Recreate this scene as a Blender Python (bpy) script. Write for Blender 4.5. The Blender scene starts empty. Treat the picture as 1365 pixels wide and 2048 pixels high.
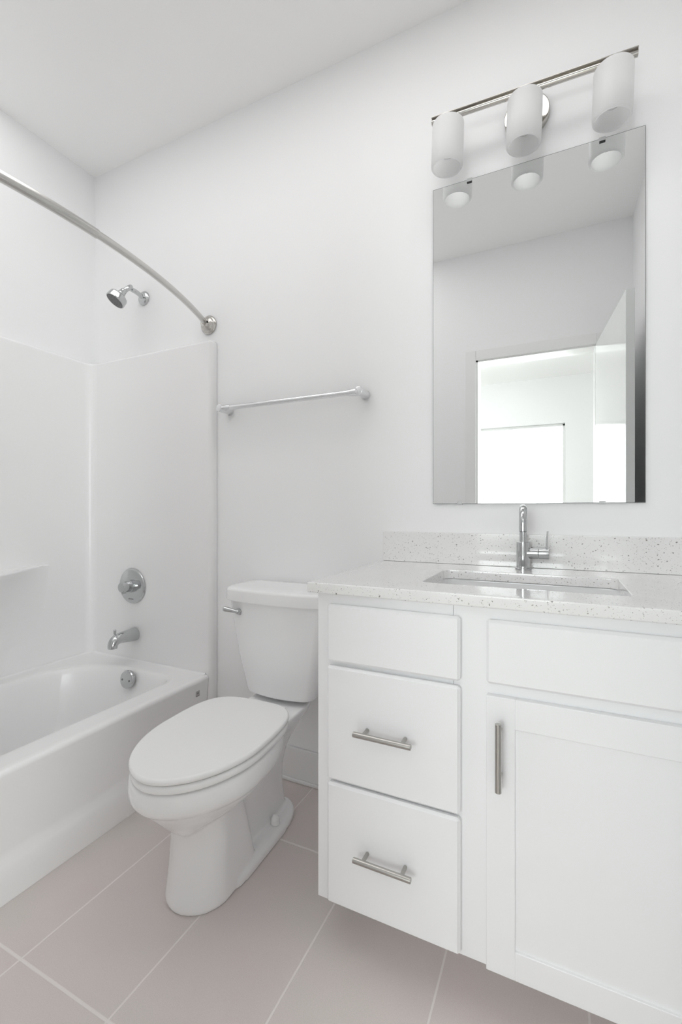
import bpy, bmesh, math, random
from mathutils import Vector, Matrix

SC = bpy.context.scene
COL = SC.collection
PI = math.pi

# ------------------------------------------------------------------ camera
cam_data = bpy.data.cameras.new('camera')
cam_data.sensor_fit = 'HORIZONTAL'
cam_data.sensor_width = 36.0
cam_data.lens = 36.0 * 907.23 / 1365.0
cam_data.shift_y = -1.66 / 1365.0
cam_data.clip_start = 0.02
cam = bpy.data.objects.new('camera', cam_data)
COL.objects.link(cam)
cam.location = (0, 0, 1.055)
cam.rotation_euler = (PI / 2, 0, 0.445881)
SC.camera = cam

# ------------------------------------------------------------------ world, lights, exposure
world = bpy.data.worlds.new('sky')
SC.world = world
world.use_nodes = True
bg = world.node_tree.nodes['Background']
bg.inputs[0].default_value = (0.97, 0.99, 1.0, 1)
bg.inputs[1].default_value = 7.4

def area_light(name, loc, rot, sx, sy, power, color=(1, 1, 1), portal=False):
    d = bpy.data.lights.new(name, 'AREA')
    d.shape = 'RECTANGLE'; d.size = sx; d.size_y = sy
    d.energy = power; d.color = color
    if portal: d.cycles.is_portal = True
    o = bpy.data.objects.new(name, d); COL.objects.link(o)
    o.location = loc; o.rotation_euler = rot
    return o

# added soft fill at the bathroom ceiling, out of view, no fixture there
area_light('ceiling_fill', (-1.40, 0.62, 2.735), (0, 0, 0), 1.2, 1.0, 3.6, (1.0, 0.99, 0.985))
# added unseen fill under the ceiling, brightens the vanity side
area_light('vanity_fill', (-0.30, 0.93, 2.735), (0, 0, 0), 0.9, 0.36, 2.2, (1.0, 0.99, 0.985))
# added unseen area light in the bedroom, brightens what faces the doorway
area_light('bedroom_fill', (-0.5, -1.2, 2.73), (0, 0, 0), 2.0, 1.5, 3.0, (1.0, 0.99, 0.98))
# sky portals in the bedroom window and the added side window
area_light('added_window_portal', (1.66, -1.125, 1.20), (0, PI / 2, 0), 2.10, 1.75, 1.0, portal=True)
area_light('window_portal', (-0.58, -3.30, 1.455), (PI / 2, 0, 0), 1.33, 1.41, 1.0, portal=True)

SC.view_settings.view_transform = 'Standard'
SC.view_settings.look = 'None'
SC.view_settings.gamma = 1.0
SC.view_settings.use_curve_mapping = False
SC.view_settings.exposure = 0.62
SC.cycles.max_bounces = 16
SC.cycles.diffuse_bounces = 10
SC.cycles.glossy_bounces = 8
SC.cycles.transmission_bounces = 8
SC.cycles.caustics_reflective = False
SC.cycles.caustics_refractive = False
SC.cycles.sample_clamp_indirect = 4.0

# ------------------------------------------------------------------ materials
def mat(name, color, rough=0.5, metal=0.0, coat=0.0, spec=None):
    m = bpy.data.materials.new(name); m.use_nodes = True
    b = m.node_tree.nodes['Principled BSDF']
    b.inputs['Base Color'].default_value = (*color, 1)
    b.inputs['Roughness'].default_value = rough
    b.inputs['Metallic'].default_value = metal
    b.inputs['Coat Weight'].default_value = coat
    if spec is not None: b.inputs['Specular IOR Level'].default_value = spec
    return m

def noise_bump(m, scale, strength, dist=0.001):
    nt = m.node_tree; b = nt.nodes['Principled BSDF']
    tc = nt.nodes.new('ShaderNodeTexCoord'); n = nt.nodes.new('ShaderNodeTexNoise')
    n.inputs['Scale'].default_value = scale; n.inputs['Detail'].default_value = 3
    bp = nt.nodes.new('ShaderNodeBump'); bp.inputs['Strength'].default_value = strength
    bp.inputs['Distance'].default_value = dist
    nt.links.new(tc.outputs['Object'], n.inputs['Vector'])
    nt.links.new(n.outputs['Fac'], bp.inputs['Height'])
    nt.links.new(bp.outputs['Normal'], b.inputs['Normal'])
    return m

M = {}
M['wall'] = noise_bump(mat('wall_paint', (0.88, 0.88, 0.884), 0.55), 260, 0.06)
M['ceiling'] = noise_bump(mat('ceiling_paint', (0.93, 0.928, 0.926), 0.7), 200, 0.06)
M['trim'] = mat('trim_paint', (0.84, 0.84, 0.835), 0.3)
M['door'] = mat('door_paint', (0.82, 0.83, 0.825), 0.09)
M['acrylic'] = mat('tub_acrylic', (0.86, 0.856, 0.858), 0.24)
M['china'] = mat('toilet_china', (0.88, 0.88, 0.884), 0.07)
M['seat'] = mat('seat_plastic', (0.87, 0.87, 0.868), 0.22)
M['cabinet'] = noise_bump(mat('cabinet_paint', (0.875, 0.875, 0.885), 0.33), 120, 0.03)
M['chrome'] = mat('chrome', (0.56, 0.57, 0.575), 0.07, 1.0)
M['bright_chrome'] = mat('bright_chrome', (0.80, 0.805, 0.81), 0.06, 1.0)
M['nickel'] = mat('brushed_nickel', (0.47, 0.455, 0.43), 0.26, 1.0)
M['rod_nickel'] = mat('satin_nickel_rod', (0.63, 0.62, 0.60), 0.22, 1.0)
M['polished_nickel'] = mat('polished_nickel', (0.57, 0.55, 0.52), 0.14, 1.0)
M['black'] = mat('rubber_and_reflection_black', (0.02, 0.02, 0.02), 0.5)  # also paints the dark reflection on the mirror clips
M['grey_rubber'] = mat('grey_nozzle_rubber', (0.13, 0.13, 0.13), 0.5)
M['mirror'] = mat('mirror_silver', (0.925, 0.94, 0.932), 0.0, 1.0)
M['mirror_edge'] = mat('mirror_glass_edge', (0.05, 0.058, 0.055), 0.3)
M['clip'] = mat('clear_plastic_clip', (0.55, 0.56, 0.56), 0.15)
def opal_mat():
    m = mat('opal_glass', (0.96, 0.96, 0.96), 0.30)
    nt = m.node_tree; b = nt.nodes['Principled BSDF']; out = [n for n in nt.nodes if n.type == 'OUTPUT_MATERIAL'][0]
    t = nt.nodes.new('ShaderNodeBsdfTranslucent'); t.inputs[0].default_value = (0.97, 0.97, 0.97, 1)
    mx = nt.nodes.new('ShaderNodeMixShader'); mx.inputs[0].default_value = 0.75
    nt.links.new(b.outputs[0], mx.inputs[1]); nt.links.new(t.outputs[0], mx.inputs[2]); nt.links.new(mx.outputs[0], out.inputs[0])
    return m
M['opal'] = opal_mat()
M['bulb'] = mat('bulb_glass', (0.88, 0.88, 0.87), 0.10)
M['carpet'] = noise_bump(mat('carpet', (0.62, 0.59, 0.56), 0.95), 300, 0.5, 0.004)
M['sticker'] = mat('grey_sticker', (0.47, 0.46, 0.45), 0.4)
M['sticker_ink'] = mat('sticker_ink', (0.24, 0.23, 0.23), 0.5)

# thin window glass: clear with a fresnel reflection
def glass_mat():
    m = bpy.data.materials.new('window_glass'); m.use_nodes = True
    nt = m.node_tree; nt.nodes.clear()
    out = nt.nodes.new('ShaderNodeOutputMaterial'); mix = nt.nodes.new('ShaderNodeMixShader')
    fr = nt.nodes.new('ShaderNodeFresnel'); fr.inputs['IOR'].default_value = 1.45
    t = nt.nodes.new('ShaderNodeBsdfTransparent'); t.inputs[0].default_value = (0.96, 0.98, 0.97, 1)
    g = nt.nodes.new('ShaderNodeBsdfGlossy'); g.inputs['Roughness'].default_value = 0.0
    nt.links.new(fr.outputs[0], mix.inputs[0]); nt.links.new(t.outputs[0], mix.inputs[1])
    nt.links.new(g.outputs[0], mix.inputs[2]); nt.links.new(mix.outputs[0], out.inputs[0])
    return m
M['glass'] = glass_mat()

def tile_mat():
    m = mat('floor_tile', (0.36, 0.33, 0.315), 0.38)
    nt = m.node_tree; b = nt.nodes['Principled BSDF']; L = nt.links.new
    geo = nt.nodes.new('ShaderNodeNewGeometry')
    sep = nt.nodes.new('ShaderNodeSeparateXYZ'); L(geo.outputs['Position'], sep.inputs[0])
    def math_(op, a, bv=None, c=None):
        n = nt.nodes.new('ShaderNodeMath'); n.operation = op
        for i, v in enumerate((a, bv, c)):
            if v is None: continue
            if hasattr(v, 'is_output'): L(v, n.inputs[i])
            else: n.inputs[i].default_value = v
        return n.outputs[0]
    def line(coord, off, pitch, half):
        x = math_('SUBTRACT', coord, off)
        x = math_('DIVIDE', x, pitch)
        fl = math_('ROUND', x)
        d = math_('ABSOLUTE', math_('SUBTRACT', x, fl))
        d = math_('MULTIPLY', d, pitch)
        # smooth 0..1 grout mask
        n = nt.nodes.new('ShaderNodeMapRange'); L(d, n.inputs[0])
        n.inputs[1].default_value = half * 0.75; n.inputs[2].default_value = half * 1.25
        n.inputs[3].default_value = 1.0; n.inputs[4].default_value = 0.0
        return n.outputs[0], fl
    gx, ix = line(sep.outputs[0], -0.5413, 0.3003, 0.0024)
    gy, iy = line(sep.outputs[1], 0.6379, 0.5943, 0.0034)
    g = math_('MAXIMUM', gx, gy)
    # cloudy tone inside the tiles
    n1 = nt.nodes.new('ShaderNodeTexNoise'); n1.inputs['Scale'].default_value = 3.2
    n1.inputs['Detail'].default_value = 4; L(geo.outputs['Position'], n1.inputs['Vector'])
    n2 = nt.nodes.new('ShaderNodeTexNoise'); n2.inputs['Scale'].default_value = 420
    n2.inputs['Detail'].default_value = 2; L(geo.outputs['Position'], n2.inputs['Vector'])
    ramp = nt.nodes.new('ShaderNodeMix'); ramp.data_type = 'RGBA'
    ramp.inputs['A'].default_value = (0.665, 0.592, 0.578, 1)
    ramp.inputs['B'].default_value = (0.66, 0.613, 0.583, 1)
    mr = nt.nodes.new('ShaderNodeMapRange'); L(n1.outputs['Fac'], mr.inputs[0])
    mr.inputs[1].default_value = 0.35; mr.inputs[2].default_value = 0.65
    L(mr.outputs[0], ramp.inputs['Factor'])
    spk = nt.nodes.new('ShaderNodeMix'); spk.data_type = 'RGBA'; spk.blend_type = 'MULTIPLY'
    spk.inputs['Factor'].default_value = 1.0
    L(ramp.outputs['Result'], spk.inputs['A'])
    mr2 = nt.nodes.new('ShaderNodeMapRange'); L(n2.outputs['Fac'], mr2.inputs[0])
    mr2.inputs[3].default_value = 0.9; mr2.inputs[4].default_value = 1.1
    cc = nt.nodes.new('ShaderNodeCombineXYZ')
    for i in range(3): L(mr2.outputs[0], cc.inputs[i])
    L(cc.outputs[0], spk.inputs['B'])
    fin = nt.nodes.new('ShaderNodeMix'); fin.data_type = 'RGBA'
    L(g, fin.inputs['Factor']); L(spk.outputs['Result'], fin.inputs['A'])
    fin.inputs['B'].default_value = (0.80, 0.75, 0.735, 1)
    L(fin.outputs['Result'], b.inputs['Base Color'])
    rg = math_('MULTIPLY_ADD', g, 0.4, 0.36); L(rg, b.inputs['Roughness'])
    bp = nt.nodes.new('ShaderNodeBump'); bp.inputs['Strength'].default_value = 0.5
    bp.inputs['Distance'].default_value = 0.001
    inv = math_('SUBTRACT', 1.0, g); L(inv, bp.inputs['Height']); L(bp.outputs[0], b.inputs['Normal'])
    return m
M['tile'] = tile_mat()

def quartz_mat():
    m = mat('speckled_quartz', (0.80, 0.80, 0.79), 0.10, coat=0.7)
    m.node_tree.nodes['Principled BSDF'].inputs['Coat Roughness'].default_value = 0.02
    nt = m.node_tree; b = nt.nodes['Principled BSDF']; L = nt.links.new
    geo = nt.nodes.new('ShaderNodeNewGeometry')
    nz = nt.nodes.new('ShaderNodeTexNoise'); nz.inputs['Scale'].default_value = 260
    L(geo.outputs['Position'], nz.inputs['Vector'])
    wob = nt.nodes.new('ShaderNodeVectorMath'); wob.operation = 'MULTIPLY_ADD'
    L(nz.outputs['Color'], wob.inputs[0]); wob.inputs[1].default_value = (0.006,) * 3
    L(geo.outputs['Position'], wob.inputs[2])
    prev = None
    base = (0.83, 0.825, 0.82, 1)
    for scale, thr_r, share, cols in ((145, 0.30, 0.48, ((0.24, 0.23, 0.22, 1), (0.48, 0.46, 0.45, 1))),
                                      (300, 0.33, 0.45, ((0.34, 0.32, 0.31, 1), (0.58, 0.57, 0.56, 1)))):
        v = nt.nodes.new('ShaderNodeTexVoronoi'); v.inputs['Scale'].default_value = scale
        L(wob.outputs[0], v.inputs['Vector'])
        sp = nt.nodes.new('ShaderNodeSeparateColor'); L(v.outputs['Color'], sp.inputs[0])
        # radius grows with a random number above the share threshold
        rad = nt.nodes.new('ShaderNodeMapRange'); L(sp.outputs[0], rad.inputs[0])
        rad.inputs[1].default_value = share; rad.inputs[2].default_value = 1.0
        rad.inputs[3].default_value = 0.0; rad.inputs[4].default_value = thr_r
        lt = nt.nodes.new('ShaderNodeMath'); lt.operation = 'LESS_THAN'
        L(v.outputs['Distance'], lt.inputs[0]); L(rad.outputs[0], lt.inputs[1])
        cm = nt.nodes.new('ShaderNodeMix'); cm.data_type = 'RGBA'
        L(sp.outputs[1], cm.inputs['Factor']); cm.inputs['A'].default_value = cols[0]; cm.inputs['B'].default_value = cols[1]
        mx = nt.nodes.new('ShaderNodeMix'); mx.data_type = 'RGBA'
        L(lt.outputs[0], mx.inputs['Factor'])
        if prev is None: mx.inputs['A'].default_value = base
        else: L(prev, mx.inputs['A'])
        L(cm.outputs['Result'], mx.inputs['B'])
        prev = mx.outputs['Result']
    L(prev, b.inputs['Base Color'])
    return m
M['quartz'] = quartz_mat()

# ------------------------------------------------------------------ mesh helpers (world coordinates)
def new_bm(): return bmesh.new()

def add_box(bm, x0, x1, y0, y1, z0, z1, bevel=0.0, seg=2, mi=0):
    b = bmesh.new()
    bmesh.ops.create_cube(b, size=1)
    for v in b.verts:
        v.co = Vector(((x0 + x1) / 2 + v.co.x * (x1 - x0), (y0 + y1) / 2 + v.co.y * (y1 - y0), (z0 + z1) / 2 + v.co.z * (z1 - z0)))
    if bevel > 0:
        bmesh.ops.bevel(b, geom=list(b.edges), offset=bevel, segments=seg, profile=0.5, affect='EDGES')
    return merge(bm, b, mi)

def merge(bm, b, mi=0, mtx=None):
    if mtx is not None: bmesh.ops.transform(b, matrix=mtx, verts=b.verts)
    vs = {}
    out = []
    for v in b.verts: vs[v] = bm.verts.new(v.co); out.append(vs[v])
    for f in b.faces:
        try:
            nf = bm.faces.new([vs[v] for v in f.verts]); nf.material_index = mi
        except ValueError: pass
    b.free()
    return out

def add_loft(bm, rings, cap0=True, cap1=True, closed=False, mi=0):
    R = [[bm.verts.new(p) for p in r] for r in rings]
    n = len(R[0]); m = len(R)
    for i in range(m if closed else m - 1):
        a, b = R[i], R[(i + 1) % m]
        for j in range(n):
            f = bm.faces.new((a[j], a[(j + 1) % n], b[(j + 1) % n], b[j])); f.material_index = mi
    if not closed:
        if cap0: bm.faces.new(list(reversed(R[0]))).material_index = mi
        if cap1: bm.faces.new(R[-1]).material_index = mi

def basis(axis):
    a = Vector(axis).normalized()
    t = Vector((0, 0, 1)) if abs(a.z) < 0.9 else Vector((1, 0, 0))
    u = t.cross(a).normalized(); v = a.cross(u)
    return a, u, v

def add_lathe(bm, origin, axis, prof, n=32, cap0=True, cap1=True, mi=0):
    """prof: list of (distance along axis, radius)"""
    a, u, v = basis(axis); o = Vector(origin)
    rings = []
    for h, r in prof:
        r = max(r, 1e-5)
        rings.append([o + a * h + (u * math.cos(2 * PI * k / n) + v * math.sin(2 * PI * k / n)) * r for k in range(n)])
    add_loft(bm, rings, cap0, cap1, mi=mi)

def add_tube(bm, pts, rad, n=20, mi=0):
    pts = [Vector(p) for p in pts]
    rads = rad if isinstance(rad, (list, tuple)) else [rad] * len(pts)
    rings = []; u = None
    for i, p in enumerate(pts):
        t = (pts[min(i + 1, len(pts) - 1)] - pts[max(i - 1, 0)]).normalized()
        if u is None: _, u, _ = basis(t)
        u = (u - t * u.dot(t)).normalized(); v = t.cross(u)
        rings.append([p + (u * math.cos(2 * PI * k / n) + v * math.sin(2 * PI * k / n)) * rads[i] for k in range(n)])
    add_loft(bm, rings, mi=mi)

def rounded_rect(x0, x1, y0, y1, r, seg=10):
    """closed CCW polyline; r is one radius or (x1y1, x0y1, x0y0, x1y0)"""
    if not isinstance(r, (tuple, list)): r = (r,) * 4
    pts = []
    for (cx, cy, a0), rr in zip(((x1, y1, 0), (x0, y1, 90), (x0, y0, 180), (x1, y0, 270)), r):
        sx = -1 if cx == x1 else 1; sy = -1 if cy == y1 else 1
        ox, oy = cx + sx * rr, cy + sy * rr
        for k in range(seg + 1):
            a = math.radians(a0 + 90 * k / seg)
            pts.append((ox + rr * math.cos(a), oy + rr * math.sin(a)))
    return pts

def ray_ring(poly, c, angles):
    out = []
    n = len(poly)
    for a in angles:
        dx, dy = math.cos(a), math.sin(a); best = None
        for i in range(n):
            px, py = poly[i][0] - c[0], poly[i][1] - c[1]
            qx, qy = poly[(i + 1) % n][0] - c[0], poly[(i + 1) % n][1] - c[1]
            ex, ey = qx - px, qy - py
            den = dx * ey - dy * ex
            if abs(den) < 1e-12: continue
            t = (px * ey - py * ex) / den
            s = (px * dy - py * dx) / den
            if t > 0 and -1e-6 <= s <= 1 + 1e-6 and (best is None or t > best): best = t
        out.append((c[0] + dx * best, c[1] + dy * best))
    return out

def catmull(keys, n):
    """keys: list of tuples; n samples between keys"""
    out = []
    K = [keys[0]] + list(keys) + [keys[-1]]
    for i in range(1, len(K) - 2):
        p0, p1, p2, p3 = K[i - 1], K[i], K[i + 1], K[i + 2]
        for k in range(n):
            t = k / n
            out.append(tuple(0.5 * ((2 * b) + (-a + c) * t + (2 * a - 5 * b + 4 * c - d) * t * t + (-a + 3 * b - 3 * c + d) * t ** 3)
                             for a, b, c, d in zip(p0, p1, p2, p3)))
    out.append(tuple(keys[-1]))
    return out

def finish(bm, angle=35):
    bmesh.ops.recalc_face_normals(bm, faces=bm.faces)
    for f in bm.faces: f.smooth = True
    ca = math.radians(angle)
    for e in bm.edges:
        if len(e.link_faces) == 2: e.smooth = e.calc_face_angle(0) < ca
        else: e.smooth = False

def obj(name, bm, m, parent=None, origin=None, angle=35):
    finish(bm, angle)
    if parent is not None: org = Vector(parent.get('_o', parent.location))
    else:
        org = Vector(origin) if origin else None
        if org is None:
            xs = [v.co.x for v in bm.verts]; ys = [v.co.y for v in bm.verts]; zs = [v.co.z for v in bm.verts]
            org = Vector(((min(xs) + max(xs)) / 2, (min(ys) + max(ys)) / 2, min(zs)))
    for v in bm.verts: v.co -= org
    me = bpy.data.meshes.new(name); bm.to_mesh(me); bm.free()
    for mm in (m if isinstance(m, (list, tuple)) else [m]): me.materials.append(M[mm])
    o = bpy.data.objects.new(name, me); COL.objects.link(o)
    if parent is not None: o.parent = parent
    else: o.location = org
    WORG[o.name] = org
    if angle < 170: weighted(o)
    return o
def weighted(o):
    md = o.modifiers.new('weighted_normal', 'WEIGHTED_NORMAL'); md.keep_sharp = True; md.weight = 50
WORG = {}

def subpart(name, bm, m, parent, **k):
    """part of a mesh part: the parent's mesh is already expressed around its thing's origin"""
    finish(bm, k.get('angle', 35))
    org = WORG[parent.name]
    for v in bm.verts: v.co -= org
    me = bpy.data.meshes.new(name); bm.to_mesh(me); bm.free()
    for mm in (m if isinstance(m, (list, tuple)) else [m]): me.materials.append(M[mm])
    o = bpy.data.objects.new(name, me); COL.objects.link(o); o.parent = parent
    WORG[o.name] = org
    weighted(o)
    return o

def thing(name, loc, label, cat, group=None):
    o = bpy.data.objects.new(name, None); COL.objects.link(o)
    o.empty_display_size = 0.05
    o.location = loc; o['label'] = label; o['category'] = cat
    if group: o['group'] = group
    WORG[o.name] = Vector(loc)
    return o

def tag(o, label, cat, group=None):
    o['label'] = label; o['category'] = cat
    if group: o['group'] = group
    return o

def struct(name, bm, m, **k):
    o = obj(name, bm, m, **k); o['kind'] = 'structure'; return o

# ------------------------------------------------------------------ room shell
XL, XR = -2.115, 0.39          # left and right wall faces
YF, YB = 0.0, 1.535            # door wall and vanity wall faces
ZC = 2.743
BX0, BX1, BY = -2.6, 1.6, -3.25   # bedroom beyond the door
DX0, DX1, DZ = -0.488, 0.212, 2.045   # door opening

b = new_bm(); add_box(b, XL - 0.1, XR + 0.1, -0.06, YB + 0.1, -0.1, 0.0); struct('floor', b, 'tile')
b = new_bm(); add_box(b, BX0 - 0.1, BX1 + 0.1, BY - 0.15, -0.06, -0.1, 0.0); struct('floor_bedroom', b, 'carpet')
b = new_bm(); add_box(b, BX0 - 0.1, BX1 + 0.1, BY - 0.15, YB + 0.1, ZC, ZC + 0.1); struct('ceiling', b, 'ceiling')
b = new_bm(); add_box(b, XL - 0.1, XR + 0.1, YB, YB + 0.1, 0, ZC); struct('wall_back', b, 'wall')
b = new_bm(); add_box(b, XL - 0.1, XL, YF, YB, 0, ZC); struct('wall_left', b, 'wall')
b = new_bm(); add_box(b, XR, XR + 0.1, YF, YB, 0, ZC); struct('wall_right', b, 'wall')
b = new_bm()
add_box(b, BX0, DX0, -0.115, YF, 0, ZC); add_box(b, DX1, BX1, -0.115, YF, 0, ZC); add_box(b, DX0, DX1, -0.115, YF, DZ, ZC)
struct('wall_front', b, 'wall')
b = new_bm(); add_box(b, BX0 - 0.1, BX0, BY, YF, 0, ZC); struct('wall_bedroom_left', b, 'wall')
UY0, UY1, UZ0, UZ1 = -2.0, -0.25, 0.15, 2.25      # opening of the added, unseen bedroom side window
b = new_bm()
add_box(b, BX1, BX1 + 0.1, BY, UY0, 0, ZC); add_box(b, BX1, BX1 + 0.1, UY1, YF, 0, ZC)
add_box(b, BX1, BX1 + 0.1, UY0, UY1, 0, UZ0); add_box(b, BX1, BX1 + 0.1, UY0, UY1, UZ1, ZC)
struct('wall_bedroom_right', b, 'wall')
WX0, WX1, WZ0, WZ1 = -1.25, 0.085, 0.75, 2.16
b = new_bm()
add_box(b, BX0 - 0.1, WX0, BY - 0.15, BY, 0, ZC); add_box(b, WX1, BX1 + 0.1, BY - 0.15, BY, 0, ZC)
add_box(b, WX0, WX1, BY - 0.15, BY, 0, WZ0); add_box(b, WX0, WX1, BY - 0.15, BY, WZ1, ZC)
struct('wall_bedroom_window', b, 'wall')

# bedroom window: vinyl frame, mullion, panes
w = bpy.data.objects.new('window_1', None); COL.objects.link(w); w.location = ((WX0 + WX1) / 2, BY - 0.09, WZ0)
w['kind'] = 'structure'; WORG[w.name] = Vector(w.location)
b = new_bm(); y0, y1 = BY - 0.12, BY - 0.06
add_box(b, WX0, WX0 + 0.05, y0, y1, WZ0, WZ1, 0.004); add_box(b, WX1 - 0.03, WX1, y0, y1, WZ0, WZ1, 0.004)
add_box(b, WX0, WX1, y0, y1, WZ0, WZ0 + 0.05, 0.004); add_box(b, WX0, WX1, y0, y1, WZ1 - 0.03, WZ1, 0.004)
xm = -1.03
add_box(b, xm - 0.03, xm + 0.03, y0, y1, WZ0, WZ1, 0.004)
obj('window_frame', b, 'trim', w)
for xa, xb in ((WX0 + 0.045, xm - 0.028), (xm + 0.028, WX1 - 0.028)):
    b = new_bm(); add_box(b, xa, xb, BY - 0.093, BY - 0.089, WZ0 + 0.045, WZ1 - 0.028); obj('pane', b, 'glass', w)

w = bpy.data.objects.new('added_window', None); COL.objects.link(w); w.location = (BX1 + 0.06, (UY0 + UY1) / 2, UZ0)  # added window out of view, sends side light through the doorway
w['kind'] = 'structure'; WORG[w.name] = Vector(w.location)
b = new_bm(); xa, xb = BX1 + 0.03, BX1 + 0.09
add_box(b, xa, xb, UY0, UY0 + 0.04, UZ0, UZ1, 0.004); add_box(b, xa, xb, UY1 - 0.04, UY1, UZ0, UZ1, 0.004)
add_box(b, xa, xb, UY0, UY1, UZ0, UZ0 + 0.04, 0.004); add_box(b, xa, xb, UY0, UY1, UZ1 - 0.04, UZ1, 0.004)
obj('window_frame', b, 'trim', w)
b = new_bm(); add_box(b, BX1 + 0.058, BX1 + 0.062, UY0 + 0.036, UY1 - 0.036, UZ0 + 0.036, UZ1 - 0.036); obj('pane', b, 'glass', w)

# baseboard and shoe moulding along the vanity wall, other baseboards
b = new_bm(); add_box(b, -1.335, -0.545, 1.522, YB, 0, 0.128, 0.004); struct('baseboard_back', b, 'trim')
b = new_bm()
add_box(b, -1.335, -0.545, 1.511, 1.522, 0, 0.013, 0.004); struct('trim_1', b, 'trim')
b = new_bm(); add_box(b, -1.33, DX0 - 0.062, 0, 0.013, 0, 0.128, 0.004); struct('baseboard_front', b, 'trim')
b = new_bm(); add_box(b, XR - 0.013, XR, 0.0, 0.98, 0, 0.128, 0.004); struct('baseboard_right', b, 'trim')

# door frame (jambs, stops, casing on both faces)
b = new_bm()
for (xa, xb) in ((DX0, DX0 + 0.018), (DX1 - 0.014, DX1)):
    add_box(b, xa, xb, -0.118, 0.003, 0, DZ)
add_box(b, DX0, DX1, -0.118, 0.003, DZ - 0.018, DZ)
for ya, yb in ((0.0, 0.014), (-0.129, -0.115)):
    add_box(b, DX0 - 0.058, DX0 + 0.006, ya, yb, 0, DZ + 0.056, 0.003)
    add_box(b, DX1 - 0.004, DX1 + 0.060, ya, yb, 0, DZ + 0.056, 0.003)
    add_box(b, DX0 + 0.006, DX1 - 0.004, ya, yb, DZ - 0.008, DZ + 0.056, 0.003)
struct('trim_2', b, 'trim')

# open door leaf swung into the bathroom against the right wall
hx, hy = 0.199, 0.016; ex, ey = 0.270, 0.722
ang = math.atan2(ey - hy, ex - hx); L_ = math.hypot(ex - hx, ey - hy)
d1 = bpy.data.objects.new('door_1', None); COL.objects.link(d1); d1.location = (hx, hy, 0.01); d1['kind'] = 'structure'
WORG[d1.name] = Vector(d1.location)
t = new_bm(); add_box(t, 0, L_, -0.035, 0, 0.01, 2.03, 0.0015)
b = new_bm(); merge(b, t, 0, Matrix.Translation((hx, hy, 0)) @ Matrix.Rotation(ang, 4, 'Z'))
obj('door_leaf', b, 'door', d1)
R4 = Matrix.Translation((hx, hy, 0)) @ Matrix.Rotation(ang, 4, 'Z')
t = new_bm()
add_lathe(t, (L_ - 0.065, 0, 0.95), (0, 1, 0), [(0, 0.031), (0.006, 0.031), (0.009, 0.026), (0.010, 0.011), (0.035, 0.011), (0.04, 0.022), (0.052, 0.027), (0.064, 0.022), (0.068, 0.008)], 28)
b = new_bm(); merge(b, t, 0, R4); obj('door_knob', b, 'nickel', d1)

# ------------------------------------------------------------------ tub and shower unit
SY, SX = 1.497, -2.088     # surround faces
TX1 = -1.338               # apron face
tub = thing('bathtub', (-1.72, 0.76, 0), 'white one-piece bathtub and shower surround filling the left end of the bathroom', 'bathtub')

# surround: U in plan, swept up with a rounded top ledge
path = []
def arc(cx, cy, r, a0, a1, n=8):
    return [(cx + r * math.cos(math.radians(a0 + (a1 - a0) * k / n)), cy + r * math.sin(math.radians(a0 + (a1 - a0) * k / n))) for k in range(n + 1)]
YS = 0.034
path += [(-1.326, YB - 0.001)]
path += arc(-1.346, SY + 0.020, 0.020, 0, -90, 8)
path += [(-1.5, SY), (-1.8, SY)]
path += arc(SX + 0.038, SY - 0.038, 0.038, 90, 180, 10)
path += [(SX, 1.2), (SX, 0.8), (SX, 0.4)]
path += arc(SX + 0.038, YS + 0.038, 0.038, 180, 270, 10)
path += [(-1.8, YS), (-1.5, YS)]
path += arc(-1.346, YS - 0.020, 0.020, 90, 0, 8)
path += [(-1.326, 0.001)]
def offset_path(p, d):
    out = []
    for i, (x, y) in enumerate(p):
        ax, ay = p[max(i - 1, 0)]; bx, by = p[min(i + 1, len(p) - 1)]
        tx, ty = bx - ax, by - ay; l = math.hypot(tx, ty)
        out.append((x + ty / l * d, y - tx / l * d))
    return out
b = new_bm()
def clampw(p): return (max(p[0], XL + 0.0008), min(max(p[1], 0.0008), YB - 0.0008))
levels = [(0.0, 0.0), (0.36, 0.0), (1.0, 0.0), (1.772, 0.0)]
levels += [(1.772 + 0.014 * math.sin(math.radians(a)), 0.014 * (1 - math.cos(math.radians(a)))) for a in (22, 45, 67, 90)] + [(1.787, 0.042)]
rows = []
for z, off in levels:
    pp = offset_path(path, off) if off else path
    rows.append([b.verts.new((*clampw(p), z)) for p in pp])
for i in range(len(rows) - 1):
    for j in range(len(path) - 1):
        b.faces.new((rows[i][j], rows[i][j + 1], rows[i + 1][j + 1], rows[i + 1][j]))
obj('surround', b, 'acrylic', tub, angle=50)

# moulded ledge on the long wall: bulges out below a flat shelf
b = new_bm()
ny, nz = 40, 18
g = []
for i in range(ny + 1):
    y = 1.31 - (1.31 - 0.25) * i / ny
    p = min(1, (1.31 - y) / 0.38, (y - 0.25) / 0.25)
    dep = 0.17 * p * p * (3 - 2 * p)
    col = [(SX - 0.002, y, 0.812), (SX - 0.002 + dep * 0.9, y, 0.811), (SX - 0.002 + dep * 0.975, y, 0.808)]
    for k in range(nz + 1):
        q = k / nz
        col.append((SX - 0.002 + dep * (1 - q) ** 2.2, y, 0.801 - q * 0.40))
    g.append([b.verts.new(c_) for c_ in col])
for i in range(ny):
    for j in range(len(g[0]) - 1):
        b.faces.new((g[i][j], g[i][j + 1], g[i + 1][j + 1], g[i + 1][j]))
obj('moulded_ledge', b, 'acrylic', tub, angle=60)

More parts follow.
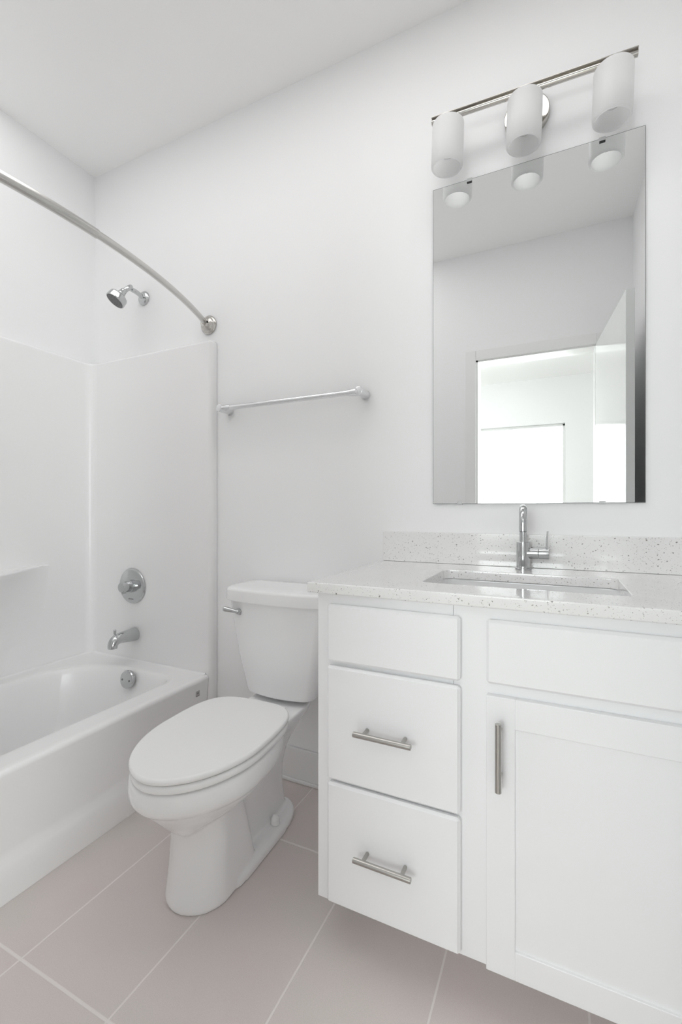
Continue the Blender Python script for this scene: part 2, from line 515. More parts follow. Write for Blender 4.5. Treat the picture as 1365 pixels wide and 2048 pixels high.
# tub body
x0, x1, y0, y1 = SX + 0.001, TX1, YS + 0.001, SY - 0.001
cen = (-1.70, 0.76)
outer = rounded_rect(x0, x1, y0, y1, 0.0005, 1)
basin = rounded_rect(-2.01, -1.432, 0.12, 1.412, (0.085, 0.26, 0.26, 0.085), 14)
angs = sorted([2 * PI * k / 144 for k in range(144)] + [math.atan2(cy - cen[1], cx - cen[0]) % (2 * PI) for cx in (x0, x1) for cy in (y0, y1)])
ro = ray_ring(outer, cen, angs); rb = ray_ring(basin, cen, angs)
RZ = 0.360
def side(p): return 'apron' if abs(p[0] - x1) < 1e-3 else 'wall'
rings = []
def inset(p, d):
    return (min(max(p[0], x0 + d), x1 - d), min(max(p[1], y0 + d), y1 - d))
# basin from floor up
for (f, z) in ((0.0, 0.055), (0.70, 0.056), (0.80, 0.064), (0.862, 0.09), (0.90, 0.15), (0.935, 0.24), (0.962, 0.315), (0.975, 0.338), (0.986, 0.351), (1.0, 0.358)):
    ring = []
    for p in rb:
        ff = f if f > 0 else 0.02
        ring.append((cen[0] + (p[0] - cen[0]) * ff, cen[1] + (p[1] - cen[1]) * (ff if p[1] > cen[1] else ff * 0.98), z))
    rings.append(ring)
rings.append([(p[0] + (q[0] - p[0]) * 0.15, p[1] + (q[1] - p[1]) * 0.15, RZ) for p, q in zip(rb, ro)])
rings.append([(*inset(p, 0.026), RZ) for p in ro])
for d, za, zw in ((0.012, 0.3588, 0.3603), (0.005, 0.3555, 0.3612), (0.0015, 0.350, 0.363), (0.0, 0.343, 0.3655)):
    rings.append([((x1 - d if side(p) == 'apron' else inset(p, d)[0]), (p[1] if side(p) == 'apron' else inset(p, d)[1]), za if side(p) == 'apron' else zw) for p in ro])
for z, dx in ((0.325, 0.004), (0.25, 0.010), (0.135, 0.014), (0.118, 0.013), (0.10, 0.006), (0.085, 0.001), (0.06, 0.0), (0.0005, 0.0)):
    rings.append([((p[0] - dx if side(p) == 'apron' else p[0]), p[1], z) for p in ro])
b = new_bm(); add_loft(b, rings, True, True)
obj('tub', b, 'acrylic', tub, angle=45)
# maker's sticker at the wall end of the apron
b = new_bm(); add_box(b, -1.3440, -1.3425, 1.425, 1.447, 0.290, 0.312, 0.0004)
st = obj('sticker', b, 'sticker', tub); st['label'] = 'small grey sticker'
b = new_bm(); add_box(b, -1.3424, -1.3420, 1.427, 1.445, 0.290, 0.2935); add_box(b, -1.3424, -1.3420, 1.431, 1.441, 0.299, 0.306)
subpart('printed_mark', b, 'sticker_ink', st)

# overflow plate
ofy = 1.375; ofx, ofz = -1.682, 0.327
ov = thing('overflow_plate', (ofx, ofy, ofz), 'round chrome overflow plate with two screws inside the tub end', 'overflow plate')
ax = Vector((0, -1, 0.16)).normalized()
b = new_bm(); add_lathe(b, Vector((ofx, ofy, ofz)), ax, [(-0.006, 0.0375), (0.005, 0.0385), (0.009, 0.036), (0.0105, 0.031), (0.011, 0.0)], 40)
obj('plate', b, 'chrome', ov)
for s in (-1, 1):
    b = new_bm(); add_lathe(b, Vector((ofx + s * 0.021, ofy, ofz - 0.003)) + ax * 0.0105, ax, [(0, 0.0045), (0.0012, 0.0042), (0.0016, 0.0)], 16)
    obj('screw', b, 'grey_rubber', ov)

# ------------------------------------------------------------------ tub spout
sx, sz = -1.782, 0.482
sp = thing('tub_spout', (sx, SY, sz), 'chrome tub spout with pull-up diverter below the shower valve', 'tub spout')
b = new_bm()
pts = catmull([(sx, SY - 0.0005, sz, 0.031), (sx, SY - 0.02, sz, 0.030), (sx, SY - 0.06, sz + 0.001, 0.026), (sx, SY - 0.092, sz + 0.0, 0.0235),
               (sx, SY - 0.110, sz - 0.008, 0.0225), (sx, SY - 0.118, sz - 0.022, 0.021), (sx, SY - 0.119, sz - 0.036, 0.020)], 6)
add_tube(b, [p[:3] for p in pts], [p[3] for p in pts], 28)
obj('spout_body', b, 'chrome', sp, angle=50)
b = new_bm(); add_lathe(b, (sx, SY - 0.108, sz + 0.012), (0, 0, 1), [(0, 0.004), (0.014, 0.004), (0.016, 0.0055), (0.03, 0.006), (0.033, 0.004), (0.0335, 0)], 18)
obj('diverter_knob', b, 'chrome', sp)
b = new_bm(); add_lathe(b, (sx, SY - 0.119, sz - 0.0355), (0, 0, -1), [(0, 0.0175), (0.0012, 0.0172), (0.0014, 0)], 24)
obj('outlet', b, 'grey_rubber', sp)

# ------------------------------------------------------------------ shower valve
vx, vz = -1.796, 0.706
va = thing('shower_valve', (vx, SY, vz), 'round chrome shower valve with a cylindrical handle on the tub surround', 'shower valve')
b = new_bm(); add_lathe(b, (vx, SY - 0.0003, vz), (0, -1, 0), [(0, 0.0825), (0.004, 0.0825), (0.008, 0.080), (0.0105, 0.074), (0.0115, 0.04), (0.0115, 0.0)], 56)
pl = obj('escutcheon', b, 'chrome', va)
b = new_bm(); add_lathe(b, (vx, SY - 0.0115, vz), (0, -1, 0), [(0, 0.030), (0.014, 0.030), (0.0145, 0.028), (0.017, 0.028), (0.0175, 0.0255), (0.05, 0.0235), (0.053, 0.022), (0.0545, 0.019), (0.0545, 0.0)], 40)
hd = obj('handle', b, 'chrome', va)
b = new_bm(); add_box(b, vx - 0.003, vx + 0.003, SY - 0.062, SY - 0.040, vz - 0.030, vz - 0.022, 0.001)
subpart('indicator', b, 'chrome', hd)
b = new_bm()
for k in range(5): add_box(b, vx - 0.0155 + k * 0.0065, vx - 0.0115 + k * 0.0065, SY - 0.0113, SY - 0.0109 - 0.0008, vz - 0.063, vz - 0.058)
subpart('lettering', b, 'sticker_ink', pl)

# ------------------------------------------------------------------ shower head
shx, shz = -1.766, 2.061
sh = thing('overhead_shower', (shx, YB, shz), 'chrome shower head on a bent arm high above the tub', 'shower head')
b = new_bm(); add_lathe(b, (shx, YB - 0.0003, shz), (0, -1, 0), [(0, 0.033), (0.003, 0.033), (0.008, 0.030), (0.012, 0.022), (0.014, 0.0125), (0.016, 0.0)], 36)
obj('wall_flange', b, 'chrome', sh)
fc = Vector((shx, 1.376, 1.983)); fd = Vector((-0.28, -0.48, -0.83)).normalized()
neck = fc - fd * 0.062
b = new_bm()
pts = catmull([(shx, YB - 0.005, shz), (shx, YB - 0.04, shz + 0.010), (shx - 0.002, YB - 0.075, shz + 0.014), tuple(neck - fd * 0.03 + Vector((0.004, 0.012, 0.004))), tuple(neck)], 8)
add_tube(b, pts, 0.0105, 20)
obj('arm', b, 'chrome', sh, angle=50)
b = new_bm(); add_lathe(b, neck, fd, [(-0.008, 0.012), (-0.002, 0.0135), (0.004, 0.0135), (0.007, 0.015), (0.013, 0.0165), (0.018, 0.017), (0.022, 0.024), (0.027, 0.033), (0.032, 0.0385), (0.036, 0.040), (0.056, 0.0415), (0.0605, 0.041), (0.0622, 0.039), (0.0625, 0.0)], 44)
hd = obj('head', b, 'chrome', sh)
b = new_bm(); add_lathe(b, neck + fd * 0.0624, fd, [(0, 0.0375), (0.0008, 0.037), (0.001, 0.0)], 40)
fp = subpart('spray_face', b, 'grey_rubber', hd)
b = new_bm(); a_, u_, v_ = basis(fd)
for rr, nn in ((0.011, 8), (0.020, 14), (0.029, 20)):
    for k in range(nn):
        an = 2 * PI * k / nn
        add_lathe(b, neck + fd * 0.0632 + (u_ * math.cos(an) + v_ * math.sin(an)) * rr, fd, [(0, 0.0020), (0.0016, 0.0014), (0.0018, 0)], 8)
subpart('nozzles', b, 'sticker_ink', hd)

# ------------------------------------------------------------------ curved shower rod
rz, rx = 1.864, -1.370
rod = thing('shower_rod', (rx, 0.77, rz), 'curved brushed nickel shower curtain rod above the tub', 'shower rod')
half = 0.745; sag = 0.160; Rr = (half * half + sag * sag) / (2 * sag); ccx = rx + sag - Rr; cy = YB / 2
def rod_pts(ya, yb_, n):
    out = []
    for k in range(n + 1):
        y = ya + (yb_ - ya) * k / n
        out.append((ccx + math.sqrt(Rr * Rr - (y - cy) ** 2), y, rz))
    return out
pts_thin = rod_pts(0.885, 1.49, 40) + [(-1.366, 1.503, rz), (-1.369, 1.52, rz)]
b = new_bm(); add_tube(b, pts_thin, 0.0115, 24); obj('inner_tube', b, 'rod_nickel', rod, angle=50)
pts_thick = [(-1.369, 0.015, rz), (-1.366, 0.03, rz)] + rod_pts(0.045, 0.885, 50)
b = new_bm(); add_tube(b, pts_thick, 0.0135, 24)
add_lathe(b, pts_thick[-1], Vector(pts_thick[-1]) - Vector(pts_thick[-2]), [(-0.001, 0.0135), (0.002, 0.0132), (0.004, 0.0117)], 24)
obj('outer_tube', b, 'rod_nickel', rod, angle=50)
for yy, s in ((YB - 0.0003, -1), (0.0003, 1)):
    b = new_bm()
    add_lathe(b, (rx, yy, rz), (0, s, 0), [(0, 0.0405), (0.006, 0.0405), (0.009, 0.038), (0.011, 0.034), (0.016, 0.033), (0.020, 0.029), (0.024, 0.021), (0.028, 0.0185), (0.036, 0.0175), (0.038, 0.015), (0.038, 0.0)], 44)
    fl = obj('end_flange', b, 'polished_nickel', rod)
    b = new_bm(); add_lathe(b, (rx + 0.012, yy + s * 0.031, rz), (1, 0, 0), [(0.0, 0.004), (0.008, 0.004), (0.0085, 0)], 14)
    subpart('set_screw', b, 'black', fl)

# ------------------------------------------------------------------ towel bar
tz = 1.479
tb = thing('towel_bar', (-0.944, YB, tz), 'straight chrome towel bar on the wall above the toilet', 'towel bar')
b = new_bm(); add_tube(b, [(-1.256 + 0.03, 1.478, tz), (-0.632 - 0.03, 1.478, tz)], 0.0100, 24); obj('bar', b, 'bright_chrome', tb)
for px, s in ((-1.256, 1), (-0.632, -1)):
    b = new_bm()
    add_lathe(b, (px, YB - 0.0003, tz), (0, -1, 0), [(0, 0.0165), (0.004, 0.0165), (0.006, 0.0155), (0.068, 0.0155), (0.071, 0.0145), (0.072, 0.0125), (0.072, 0.0)], 36)
    add_lathe(b, (px, 1.478, tz), (s, 0, 0), [(0, 0.0155), (0.014, 0.0150), (0.036, 0.0128), (0.048, 0.0112), (0.050, 0.0)], 32)
    obj('post', b, 'bright_chrome', tb)

# ------------------------------------------------------------------ toilet
TXC = -0.902
to = thing('toilet', (TXC, 1.15, 0), 'white two-piece toilet with closed lid between tub and vanity', 'toilet')

def egg(xc, a, yf, ym, yb, z, pb=2.4, n=72, pf=2.0):
    out = []
    for k in range(n):
        t = 2 * PI * k / n
        c, s = math.cos(t), math.sin(t)
        if s < 0:
            p = pf; yy = ym + (ym - yf) * math.copysign(abs(s) ** (2 / p), s)
        else:
            p = pb; yy = ym + (yb - ym) * abs(s) ** (2 / p)
        out.append((xc + a * math.copysign(abs(c) ** (2 / p), c), yy, z))
    return out

def skew(bm, deg):
    """the bowl, seat and lid stand turned a little on the floor"""
    p = Vector((TXC, 1.25, 0))
    bmesh.ops.transform(bm, matrix=Matrix.Translation(p) @ Matrix.Rotation(math.radians(deg), 4, 'Z') @ Matrix.Translation(-p), verts=bm.verts)

china = new_bm()
# bowl
keys = [(0.192, 0.018, 0.908, 1.05, 1.16), (0.207, 0.044, 0.886, 1.04, 1.18), (0.228, 0.074, 0.864, 1.03, 1.20), (0.252, 0.104, 0.842, 1.02, 1.215), (0.276, 0.130, 0.820, 1.01, 1.225),
        (0.300, 0.151, 0.799, 1.0, 1.235), (0.316, 0.162, 0.786, 0.995, 1.245), (0.324, 0.168, 0.776, 0.99, 1.25), (0.334, 0.1735, 0.767, 0.99, 1.255), (0.356, 0.1755, 0.763, 0.99, 1.26), (0.376, 0.1735, 0.766, 0.99, 1.26), (0.384, 0.170, 0.770, 0.99, 1.258), (0.386, 0.160, 0.785, 0.99, 1.25)]
rings = [egg(TXC, a, yf, ym, yb, z, pf=1.9) for z, a, yf, ym, yb in catmull(keys, 4)]
add_loft(china, rings)
# column under the bowl
keys = [(0.0, 0.096, 0.885, 0.985, 1.125), (0.012, 0.097, 0.884, 0.985, 1.125), (0.06, 0.094, 0.895, 0.985, 1.115), (0.14, 0.090, 0.905, 0.985, 1.095), (0.20, 0.089, 0.905, 0.985, 1.075), (0.26, 0.090, 0.89, 0.985, 1.06)]
rings = [egg(TXC - 0.010, a, yf, ym, yb, z, pb=9) for z, a, yf, ym, yb in catmull(keys, 4)]
add_loft(china, rings)
# trapway wall and rear support up to the deck
keys = [(0.0, 0.050, 1.04, 1.2, 1.375), (0.05, 0.048, 1.04, 1.2, 1.365), (0.15, 0.050, 1.02, 1.2, 1.345), (0.24, 0.062, 1.0, 1.2, 1.36), (0.30, 0.085, 1.0, 1.2, 1.40), (0.345, 0.108, 1.0, 1.2, 1.46), (0.372, 0.115, 1.0, 1.2, 1.475), (0.376, 0.112, 1.0, 1.2, 1.472)]
rings = [egg(TXC, a, yf, ym, yb, z, pb=5) for z, a, yf, ym, yb in catmull(keys, 4)]
add_loft(china, rings)
# foot flange
keys = [(0.0, 0.097, 1.0, 1.2, 1.392), (0.020, 0.097, 1.0, 1.2, 1.392), (0.030, 0.088, 1.0, 1.2, 1.385), (0.033, 0.078, 1.0, 1.2, 1.375)]
rings = [egg(TXC, a, yf, ym, yb, z, pb=3.0, pf=8) for z, a, yf, ym, yb in keys]
add_loft(china, rings)
finish(china)
me = bpy.data.meshes.new('bowl_raw'); china.to_mesh(me); china.free()
tmp = bpy.data.objects.new('bowl_raw', me); COL.objects.link(tmp)
md = tmp.modifiers.new('r', 'REMESH'); md.mode = 'VOXEL'; md.voxel_size = 0.0042; md.use_smooth_shade = True
md = tmp.modifiers.new('s', 'SMOOTH'); md.factor = 0.5; md.iterations = 7
dg = bpy.context.evaluated_depsgraph_get()
me2 = bpy.data.meshes.new_from_object(tmp.evaluated_get(dg))
bpy.data.objects.remove(tmp)
b = new_bm(); b.from_mesh(me2); bpy.data.meshes.remove(me2)
for v in b.verts:
    if v.co.z < 0.0005: v.co.z = 0.0005
skew(b, 2.0)
obj('bowl', b, 'china', to, angle=180)

# seat ring and lid
def slab(name, z0, z1, a, yf, ym, yb, edge, m, dome=0.0, pb=3.6):
    b = new_bm(); rings = []
    h = z1 - z0; e = edge
    prof = [(0.0, e)] + [(e * (1 - math.cos(math.radians(q))), e * (1 - math.sin(math.radians(q)))) for q in (30, 60, 90)]
    prof += [(h - e * (1 - math.cos(math.radians(q))), e * (1 - math.sin(math.radians(q)))) for q in (90, 60, 30, 0)]
    prof = [(min(max(x, 0), h), y) for x, y in prof]
    for dz, ins in prof: rings.append(egg(TXC, a - ins, yf + ins, ym, yb - ins, z0 + dz, pb, pf=1.9))
    for ins, up in ((0.05, 0.5), (0.10, 0.85), (0.155, 1.0)):
        rings.append(egg(TXC, a - ins - e, yf + ins * 1.3 + e, ym, yb - ins - e, z1 + dome * up, max(2.2, pb - ins * 20), pf=1.9))
    add_loft(b, rings); skew(b, 3.2)
    return obj(name, b, m, to, angle=50)
slab('seat', 0.390, 0.411, 0.172, 0.760, 1.0, 1.235, 0.008, 'seat')
slab('lid', 0.4135, 0.430, 0.1725, 0.756, 1.0, 1.240, 0.007, 'seat', dome=0.003)
for s in (-1, 1):
    b = new_bm(); add_box(b, TXC + s * 0.075 - 0.022, TXC + s * 0.075 + 0.022, 1.225, 1.265, 0.387, 0.412, 0.007, 3); skew(b, 3.2)
    obj('hinge', b, 'seat', to)
    b = new_bm(); add_lathe(b, (TXC + s * 0.068, 1.243, 0.0345), (0, 0, 1), [(0, 0.0145), (0.012, 0.014), (0.02, 0.0125), (0.0255, 0.008), (0.0275, 0.0)], 24); skew(b, 2.0)
    obj('bolt_cap', b, 'seat', to)

# tank: tapered, bowed front
def tank_ring(hw, yf, yb, bow, z, r=0.035, n=14):
    """rounded rectangle with a bowed front"""
    pts = rounded_rect(TXC - hw, TXC + hw, yf, yb, (r * 0.6, r * 0.6, r, r), 8)
    full = []
    for i, p in enumerate(pts):
        q = pts[(i + 1) % len(pts)]
        m_ = n if i % 9 == 8 else 1      # long sides between the corner arcs
        for k in range(m_): full.append((p[0] + (q[0] - p[0]) * k / m_, p[1] + (q[1] - p[1]) * k / m_))
    out = []
    for x, y in full:
        w_ = max(0, 1 - ((x - TXC) / hw) ** 2)
        f = (yb - y) / (yb - yf)
        out.append((x, y - bow * w_ * f, z))
    return out
b = new_bm()
keys = [(0.392, 0.128, 1.370, 1.500), (0.396, 0.135, 1.362, 1.508), (0.405, 0.142, 1.358, 1.512), (0.45, 0.152, 1.355, 1.515), (0.52, 0.168, 1.349, 1.517), (0.60, 0.183, 1.344, 1.519), (0.67, 0.194, 1.340, 1.520), (0.715, 0.199, 1.337, 1.520), (0.735, 0.200, 1.336, 1.520)]
add_loft(b, [tank_ring(hw, yf, yb, 0.024, z, r=0.028) for z, hw, yf, yb in catmull(keys, 4)])
obj('tank', b, 'china', to, angle=55)
b = new_bm()
rr = []
for z, ins in ((0.728, 0.006), (0.7285, 0.002), (0.732, 0.0), (0.765, 0.0), (0.7705, 0.002), (0.774, 0.006), (0.776, 0.012), (0.7775, 0.03), (0.778, 0.07)):
    rr.append(tank_ring(0.227 - ins, 1.330 + ins, 1.527 - ins * 0.6, 0.030, z, r=0.05))
add_loft(b, rr)
obj('tank_lid', b, 'china', to, angle=50)
# flush lever
b = new_bm()
lx, ly, lz = -1.043, 1.333, 0.692
add_lathe(b, (lx, ly + 0.012, lz), (0, -1, 0), [(0, 0.0155), (0.016, 0.0155), (0.019, 0.013), (0.02, 0.009), (0.032, 0.0085), (0.034, 0.0065), (0.034, 0)], 28)
pts = catmull([(lx + 0.004, ly - 0.018, lz - 0.001, 0.0062), (lx - 0.015, ly - 0.022, lz + 0.003, 0.0068), (lx - 0.032, ly - 0.026, lz + 0.006, 0.0082), (lx - 0.049, ly - 0.031, lz + 0.009, 0.0092), (lx - 0.053, ly - 0.032, lz + 0.0095, 0.005)], 6)
add_tube(b, [p[:3] for p in pts], [p[3] for p in pts], 18)
o = obj('flush_lever', b, 'chrome', to, angle=50); o['label'] = 'chrome flush lever'

# ------------------------------------------------------------------ vanity cabinets
CY = 1.000; FY = 0.982; CB, CT = 0.094, 0.853
def pull(center, axis, parent):
    """bar pull: bar with two posts"""
    b = new_bm(); c = Vector(center); a = Vector(axis)
    add_lathe(b, c - a * 0.0685, a, [(0, 0.0055), (0.0008, 0.0063), (0.1362, 0.0063), (0.137, 0.0055)], 24)
    for s in (-1, 1):
        add_lathe(b, Vector((c.x, FY + 0.0002, c.z)) + a * 0.046 * s, (0, -1, 0), [(0, 0.0045), (FY - c.y, 0.0045)], 18)
    return subpart('bar_pull', b, 'nickel', parent, angle=40)
XA, XS, XE = -0.5415, -0.2055, 0.3875
vc = thing('vanity_cabinet', ((XA + XE) / 2, 1.26, 0), 'white vanity cabinet with three drawer fronts and a shaker door under the countertop', 'cabinet')
b = new_bm()
for xa, xb in ((XA, XA + 0.016), (XE - 0.016, XE)):
    add_box(b, xa, xb, CY + 0.0192, YB - 0.002, CB, CT); add_box(b, xa, xb, CY + 0.137, YB - 0.002, 0.0005, CB)
add_box(b, XA, XE, CY + 0.0192, YB - 0.002, CB, CB + 0.016); add_box(b, XA, XE, YB - 0.014, YB - 0.002, CB, CT)
obj('carcass', b, 'cabinet', vc)
b = new_bm()
add_box(b, XA, XS - 0.0003, CY, CY + 0.019, CB, CT, 0.0007, 1); add_box(b, XS + 0.0003, XE, CY, CY + 0.019, CB, CT, 0.0007, 1)
obj('face_frame', b, 'cabinet', vc)
b = new_bm(); add_box(b, XA + 0.002, XE, CY + 0.125, CY + 0.137, 0.0005, CB); obj('toe_kick', b, 'cabinet', vc)
for z0, z1, hz in ((0.690, 0.829, None), (0.4035, 0.6795, 0.5435), (0.1035, 0.3965, 0.2555)):
    b = new_bm(); add_box(b, -0.5085, -0.1885, FY, CY - 0.0006, z0, z1, 0.0055, 1)
    dr = obj('drawer', b, 'cabinet', vc)
    if hz: pull((-0.355, 0.950, hz), (1, 0, 0), dr)
DX, DXE = -0.1345, 0.345
b = new_bm(); add_box(b, DX, DXE, FY, CY - 0.0006, 0.696, 0.829, 0.0055, 1); obj('false_front', b, 'cabinet', vc)
b = new_bm(); z0, z1 = 0.1015, 0.672
add_box(b, DX, DX + 0.0565, FY, CY - 0.0006, z0, z1, 0.0012, 1); add_box(b, DXE - 0.0565, DXE, FY, CY - 0.0006, z0, z1, 0.0012, 1)
add_box(b, DX + 0.0563, DXE - 0.0563, FY, CY - 0.0006, z1 - 0.0615, z1, 0.0012, 1); add_box(b, DX + 0.0563, DXE - 0.0563, FY, CY - 0.0006, z0, z0 + 0.0585, 0.0012, 1)
dr = obj('door', b, 'cabinet', vc)
b = new_bm(); add_box(b, DX + 0.05, DXE - 0.05, FY + 0.006, FY + 0.012, z0 + 0.05, z1 - 0.05); subpart('door_panel', b, 'cabinet', dr)
pull((-0.107, 0.950, 0.5625), (0, 0, 1), dr)

# ------------------------------------------------------------------ countertop, splash, sink
KX0, KX1, KY0, KZ0, KZ1 = -0.5595, 0.3885, 0.976, 0.854, 0.880
ct = thing('countertop', (-0.085, 1.25, KZ0), 'white speckled quartz vanity top with backsplash and sink cutout', 'countertop')
c = (-0.083, 1.232)
angs = sorted([2 * PI * k / 120 for k in range(120)] + [math.atan2(yy - c[1], xx - c[0]) % (2 * PI) for xx in (KX0, KX1) for yy in (KY0, YB - 0.001)])
def orect(ins): return ray_ring(rounded_rect(KX0 + ins, KX1, KY0 + ins, YB - 0.001, 0.0004 if ins else 0.0004, 1), c, angs)
SXa, SXb, SYa, SYb = -0.306, 0.140, 1.097, 1.368
def hole(ex): return ray_ring(rounded_rect(SXa - ex, SXb + ex, SYa - ex, SYb + ex, 0.022 + ex, 8), c, angs)
Z = lambda r, z: [(x, y, z) for x, y in r]
rings = [Z(hole(0), KZ0), Z(hole(0), KZ1 - 0.002), Z(hole(0.002), KZ1), Z(orect(0.0025), KZ1), Z(orect(0.0007), KZ1 - 0.0008), Z(orect(0.0), KZ1 - 0.0028), Z(orect(0.0), KZ0 + 0.004), Z(orect(0.0012), KZ0 + 0.001), Z(orect(0.004), KZ0)]
b = new_bm(); add_loft(b, rings, closed=True); obj('slab', b, 'quartz', ct, angle=50)
b = new_bm(); add_box(b, KX0, KX1, 1.515, YB - 0.001, KZ1 + 0.0004, 0.982, 0.0015, 2); obj('backsplash', b, 'quartz', ct)

sk = thing('sink', (-0.083, 1.232, 0.70), 'white rectangular undermount sink set into the vanity top', 'sink')
rings = [Z(hole(0.020), 0.8535), Z(hole(0.007), 0.8515), Z(hole(0.006), 0.848), Z(hole(0.003), 0.80), Z(hole(-0.004), 0.745), Z(hole(-0.012), 0.727), Z(hole(-0.03), 0.717), Z(hole(-0.08), 0.712)]
rings = [Z(hole(0.020), 0.840)] + rings
b = new_bm(); add_loft(b, rings, False, True)
obj('basin', b, 'china', sk, angle=60)
b = new_bm(); add_lathe(b, (-0.083, 1.25, 0.7125), (0, 0, 1), [(0, 0.022), (0.003, 0.022), (0.004, 0.018), (0.002, 0.016), (0.002, 0.0)], 32); obj('drain', b, 'chrome', sk)

# ------------------------------------------------------------------ faucet
fx, fy = -0.0935, 1.470
fa = thing('faucet', (fx, fy, KZ1), 'chrome single-handle gooseneck faucet behind the sink', 'faucet')
b = new_bm(); add_lathe(b, (fx, fy, KZ1 + 0.0004), (0, 0, 1), [(0, 0.0235), (0.004, 0.0235), (0.0055, 0.022), (0.0056, 0.0)], 44); obj('base_ring', b, 'chrome', fa)
b = new_bm()
add_lathe(b, (fx, fy, KZ1 + 0.005), (0, 0, 1), [(0, 0.0196), (0.076, 0.0196), (0.0775, 0.0186), (0.078, 0.011)], 44)
add_lathe(b, (fx, fy, 0.929), (1, 0, 0), [(0, 0.0162), (0.040, 0.0162), (0.0415, 0.0158), (0.0415, 0.0)], 40)
obj('body', b, 'chrome', fa)
# gooseneck
sd = Vector((0.06, -1, 0)).normalized(); rad = 0.047; zc = 1.016
pts = [Vector((fx, fy, 0.955)), Vector((fx, fy, 0.985))]
for k in range(25):
    a = PI - PI * k / 24
    pts.append(Vector((fx, fy, zc)) + sd * (rad + rad * math.cos(a)) + Vector((0, 0, rad * math.sin(a))))
pts.append(Vector((fx, fy, 0.998)) + sd * rad * 2)
b = new_bm(); add_tube(b, pts, 0.0108, 26); spt = obj('spout', b, 'chrome', fa, angle=50)
b = new_bm(); add_lathe(b, pts[-1] + Vector((0, 0, 0.0002)), (0, 0, -1), [(0, 0.0100), (0.0018, 0.0095), (0.002, 0)], 26); subpart('aerator', b, 'black', spt)
b = new_bm()
add_lathe(b, (fx + 0.0428, fy, 0.929), (1, 0, 0), [(0, 0.0155), (0.0005, 0.0163), (0.0265, 0.0163), (0.028, 0.0155), (0.0285, 0.013), (0.0285, 0)], 40)
add_tube(b, [(fx + 0.064, fy, 0.943), (fx + 0.0645, fy, 0.965), (fx + 0.0668, fy - 0.001, 0.996)], [0.0026, 0.0026, 0.0023], 14)
obj('handle', b, 'chrome', fa)

# ------------------------------------------------------------------ mirror
mx0, mx1, mz0, mz1 = -0.3835, 0.2245, 1.0795, 2.147
mi = thing('mirror', ((mx0 + mx1) / 2, YB, mz0), 'frameless rectangular wall mirror held by clips above the vanity', 'mirror')
b = new_bm()
add_box(b, mx0, mx1, 1.5290, YB - 0.0008, mz0, mz1)
front = None
for f in b.faces:
    f.normal_update(); f.material_index = 1
    if f.calc_center_median().y < 1.5291: front = f
bmesh.ops.inset_region(b, faces=[front], thickness=0.0014)
front.material_index = 0
obj('glass', b, ['mirror', 'mirror_edge'], mi, angle=20)
for x, top in ((-0.262, True), (0.118, True), (-0.294, False), (0.118, False)):
    b = new_bm()
    if top: add_box(b, x - 0.0085, x + 0.0085, 1.5268, 1.5292, mz1 - 0.008, mz1 + 0.001, 0.0008); add_box(b, x - 0.0085, x + 0.0085, 1.5268, YB - 0.0005, mz1 + 0.0003, mz1 + 0.003, 0.0006)
    else: add_box(b, x - 0.0085, x + 0.0085, 1.5268, 1.5292, mz0 - 0.001, mz0 + 0.006, 0.0008); add_box(b, x - 0.0085, x + 0.0085, 1.5268, YB - 0.0005, mz0 - 0.003, mz0 - 0.0003, 0.0006)
    if top: add_box(b, x - 0.008, x + 0.008, 1.5262, 1.5292, mz1 - 0.0125, mz1 - 0.0075, 0.001, 2, 1)  # black block stands in for the dark reflection on the clip
    obj('clip', b, ['clip', 'black'], mi)

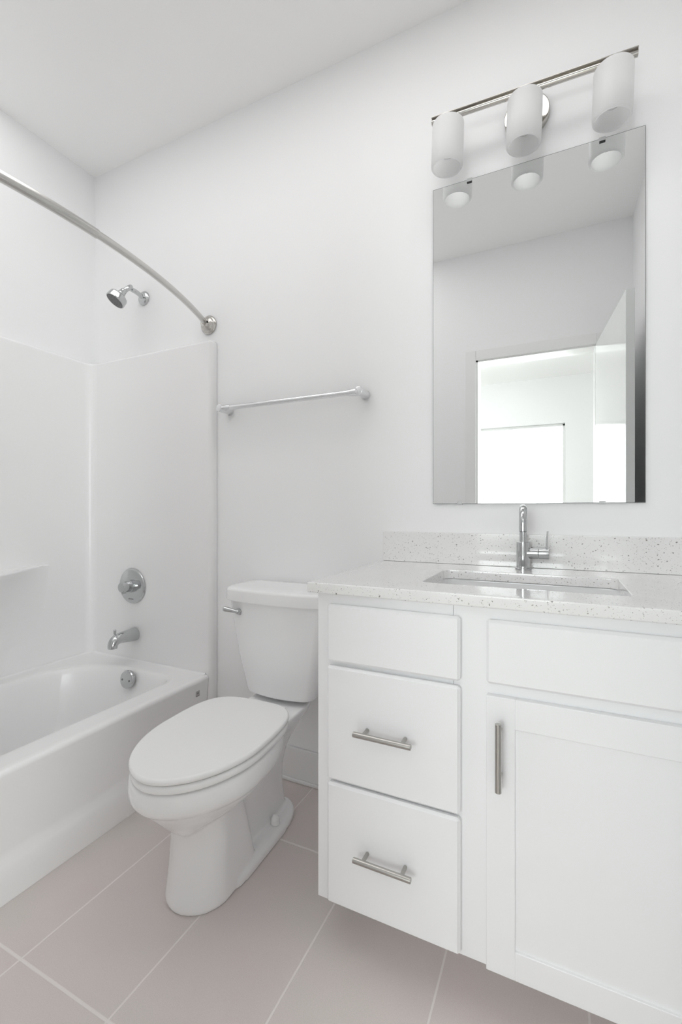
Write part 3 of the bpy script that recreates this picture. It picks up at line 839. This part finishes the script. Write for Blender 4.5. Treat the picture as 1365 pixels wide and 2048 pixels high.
# ------------------------------------------------------------------ vanity light (hangs slightly out of level)
ex_, ez_ = -0.087, 2.287
vl = thing('vanity_light', (ex_, YB, ez_), 'three-shade vanity light with a nickel bar above the mirror', 'wall light')
LY = 1.447
TILT = Matrix.Translation((ex_, 0, ez_)) @ Matrix.Rotation(0.032, 4, 'Y') @ Matrix.Translation((-ex_, 0, -ez_))
def tilted(t):
    b = new_bm(); merge(b, t, 0, TILT); return b
t = new_bm(); add_lathe(t, (ex_, YB - 0.0003, ez_), (0, -1, 0), [(0, 0.066), (0.016, 0.066), (0.0185, 0.0645), (0.0195, 0.061), (0.0195, 0.0)], 60); obj('backplate', tilted(t), 'polished_nickel', vl)
t = new_bm(); add_box(t, ex_ - 0.008, ex_ + 0.008, LY, YB - 0.018, ez_ + 0.004, ez_ + 0.018, 0.002); obj('arm', tilted(t), 'polished_nickel', vl)
bz = 2.2995
t = new_bm()
add_box(t, -0.3665, 0.1955, LY - 0.013, LY + 0.013, bz + 0.005, bz + 0.008, 0.001)
add_tube(t, [(-0.3665, LY, bz - 0.0025), (0.1955, LY, bz - 0.0025)], 0.0085, 20)
obj('bar', tilted(t), 'polished_nickel', vl, angle=30)
for xx in (-0.3135, ex_, 0.1395):
    zt, zb = 2.2775, 2.138
    t = new_bm()
    prof = [(0.0, 0.0), (0.0, 0.030), (0.0005, 0.0455), (0.0025, 0.0485), (0.006, 0.0492), (0.128, 0.0492), (0.135, 0.0484), (0.1385, 0.0462), (0.1395, 0.0435), (0.1385, 0.0412), (0.134, 0.0400), (0.10, 0.0390), (0.03, 0.0385), (0.02, 0.034), (0.018, 0.0)]
    add_lathe(t, (xx, LY, zt), (0, 0, -1), prof, 56)
    s_ = obj('lamp_shade', tilted(t), 'opal', vl, angle=50)
    t = new_bm(); add_lathe(t, (xx, LY, zt + 0.016), (0, 0, -1), [(0, 0.012), (0.0155, 0.014)], 24); subpart('fitter', tilted(t), 'polished_nickel', s_)
    t = new_bm(); add_lathe(t, (xx, LY, zt - 0.018), (0, 0, -1), [(0, 0.013), (0.02, 0.0135), (0.032, 0.021), (0.045, 0.028), (0.058, 0.0305), (0.070, 0.028), (0.080, 0.019), (0.0845, 0.008), (0.085, 0.0)], 32); subpart('bulb', tilted(t), 'bulb', s_, angle=60)
